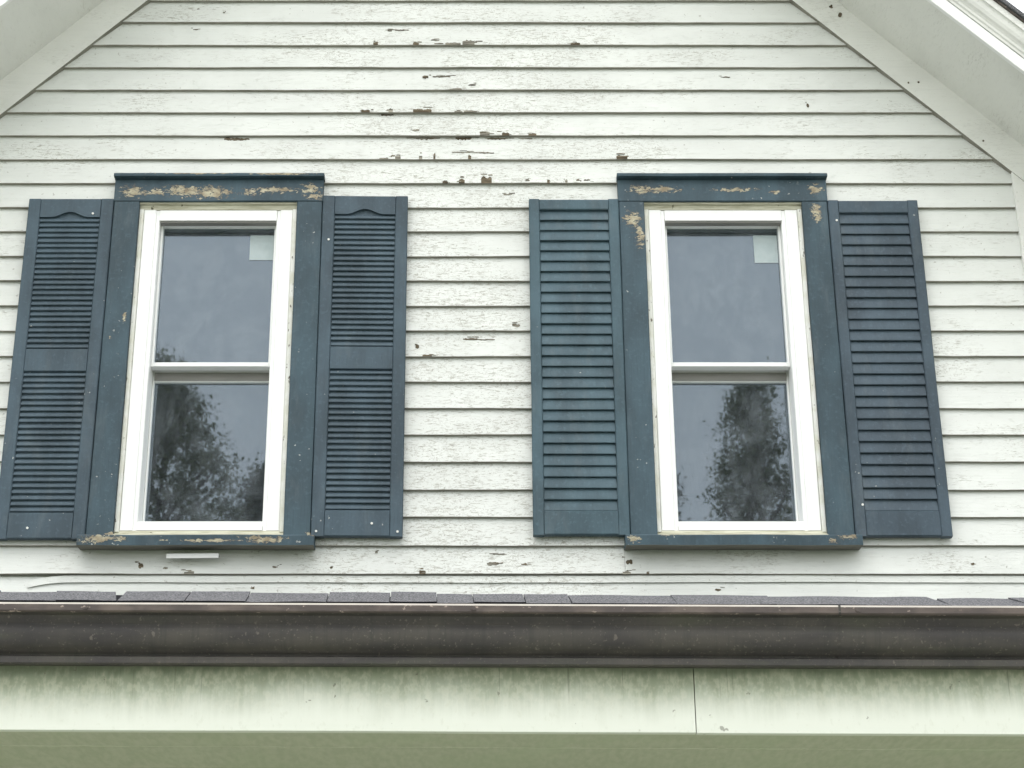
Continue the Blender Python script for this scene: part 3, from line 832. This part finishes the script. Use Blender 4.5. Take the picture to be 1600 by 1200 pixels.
for k in range(len(SH) - 1):
    a, b = SH[k] + rs.uniform(.0008, .003), SH[k + 1]
    x0 = (a + b) / 2
    dz = rs.uniform(-0.0014, 0.0018)
    L = rs.uniform(0.154, 0.165)
    sl = R(rs.uniform(25.2, 26.8))
    m = MB()
    n = 8
    def sx(p, s, a=a, b=b, L=L, sl=sl, dz=dz, sk=(-.03 if k in (3, 15, 17) else -.004), k=k):
        u = (p.y); th = p.z
        x = a + (b - a) * s + sk * u / L
        w_ = 0.0022 * mnoise.noise(Vector((x * 8, k, u * 9)))
        y = -2.640 + u * math.cos(sl) - th * math.sin(sl)
        z = 3.1265 + u * math.sin(sl) + th * math.cos(sl) + TILT * 1.5 * x + dz + w_
        return Vector((x, y, z))
    us = [0, L * .5, L]
    th_ = rs.choice((0.0045, 0.0045, 0.0065))
    m.sweep([(0, 0), (0, th_), (L * .5, th_), (L, th_), (L, 0), (L * .5, 0)], (0, 0, 0), (0, 1, 0), (0, 0, 1), (1, 0, 0), [i / n for i in range(n + 1)], xmap=sx, mats=[1, 0, 0, 0, 1, 1])
    m.build('shingle', [M['shingle'], M['asphalt']], deck)

# ------------------------------------------------------------------ trees behind the camera, mirrored in the panes
def tube(mb, p0, p1, r0, r1, n=7):
    d = (p1 - p0); L = d.length; d.normalize()
    u = d.orthogonal().normalized(); v = d.cross(u)
    b = len(mb.v)
    K = 5
    for i in range(K + 1):
        s = i / K
        c = p0 + d * L * s + Vector((mnoise.noise(p0 + Vector((s * 2, 0, 0))), mnoise.noise(p0 + Vector((0, s * 2, 3))), 0)) * 0.10 * L * math.sin(math.pi * s)
        r = r0 + (r1 - r0) * s
        for k in range(n):
            a = 2 * math.pi * k / n
            mb.v.append(c + (u * math.cos(a) + v * math.sin(a)) * r); mb.h.append(0)
    for i in range(K):
        for k in range(n):
            k2 = (k + 1) % n
            mb.f.append((b + i * n + k, b + i * n + k2, b + (i + 1) * n + k2, b + (i + 1) * n + k)); mb.mi.append(0)

def tree(loc, height, base, width, leaf, count, label, seed, size=0.027, droop=0.0):
    """width(h) = crown radius at relative crown height h in 0..1"""
    rg = random.Random(seed)
    root = tag(empty('tree', loc), label, 'tree', 'trees across the yard mirrored in the window panes')
    tm = MB()
    tube(tm, Vector((0, 0, -0.1)), Vector((0.1, 0, height * 0.55)), 0.20, 0.11, 9)
    tube(tm, Vector((0.1, 0, height * 0.545)), Vector((0.0, 0, height * 0.97)), 0.11, 0.02, 7)
    cl = []
    for k in range(count):
        h = rg.random() ** 0.8
        a = rg.uniform(0, 2 * math.pi)
        r = width(h) * math.sqrt(rg.uniform(0.05, 1.0))
        c = Vector((r * math.cos(a), r * math.sin(a), base + h * (height - base)))
        cl.append(c)
    for c in cl[::max(1, count // 90)]:
        z = max(base * 0.75, c.z - 0.5 - 0.35 * math.hypot(c.x, c.y))
        tube(tm, Vector((0.06, 0, min(z, height * 0.9))), c, 0.035, 0.008, 5)
    tm.build('trunk', M['bark'], root, smooth=True)
    V, F = [], []
    for c in cl:
        cr = rg.uniform(0.09, 0.24)
        for _ in range(rg.randint(40, 75)):
            d = Vector((rg.gauss(0, 1), rg.gauss(0, 1), rg.gauss(0, 0.75 + droop)))
            p = c + d * cr * 0.55
            s = size * rg.uniform(0.6, 1.3)
            n = Vector((rg.gauss(0, 1), rg.gauss(0, 1), rg.gauss(0.4, 0.8))).normalized()
            u = n.orthogonal().normalized(); w_ = n.cross(u)
            ca = rg.uniform(0, 6.28); u, w_ = u * math.cos(ca) + w_ * math.sin(ca), w_ * math.cos(ca) - u * math.sin(ca)
            b = len(V)
            V += [p - u * s, p + w_ * s * 0.45, p + u * s, p - w_ * s * 0.45]
            F.append((b, b + 1, b + 2, b + 3))
    me = bpy.data.meshes.new('crown')
    me.from_pydata([tuple(v) for v in V], [], F)
    me.materials.append(leaf); me.update()
    link('crown', me, root)
    return root

sm = lambda h: math.sin(math.pi * min(1, max(0, h)) ** 0.8)
tree((-3.62, -13.0, 0), 11.0, 3.2, lambda h: 1.28 * (1 - h ** 7) * min(1, 0.5 + h), M['leaf_a'], 1150, 'tall leafy green tree mirrored in the left half of the left lower pane', 3)
tree((-2.45, -13.8, 0), 10.0, 2.5, lambda h: 1.0 * (1 - h ** 8) * min(1, 0.4 + h), M['leaf_b'], 900, 'dark lower tree mirrored at the bottom right of the left lower pane', 8)
tree((3.22, -13.0, 0), 10.75, 2.5, lambda h: 0.14 + 1.3 * (1 - h) ** 0.75, M['leaf_a'], 700, 'narrow pointed green tree mirrored in the middle of the right lower pane', 14, droop=0.5)
tree((2.0, -12.6, 0), 9.75, 2.5, lambda h: 0.62 * (1 - h ** 6) * min(1, 0.4 + h), M['leaf_b'], 480, 'small dark tree mirrored in the bottom left corner of the right lower pane', 21)
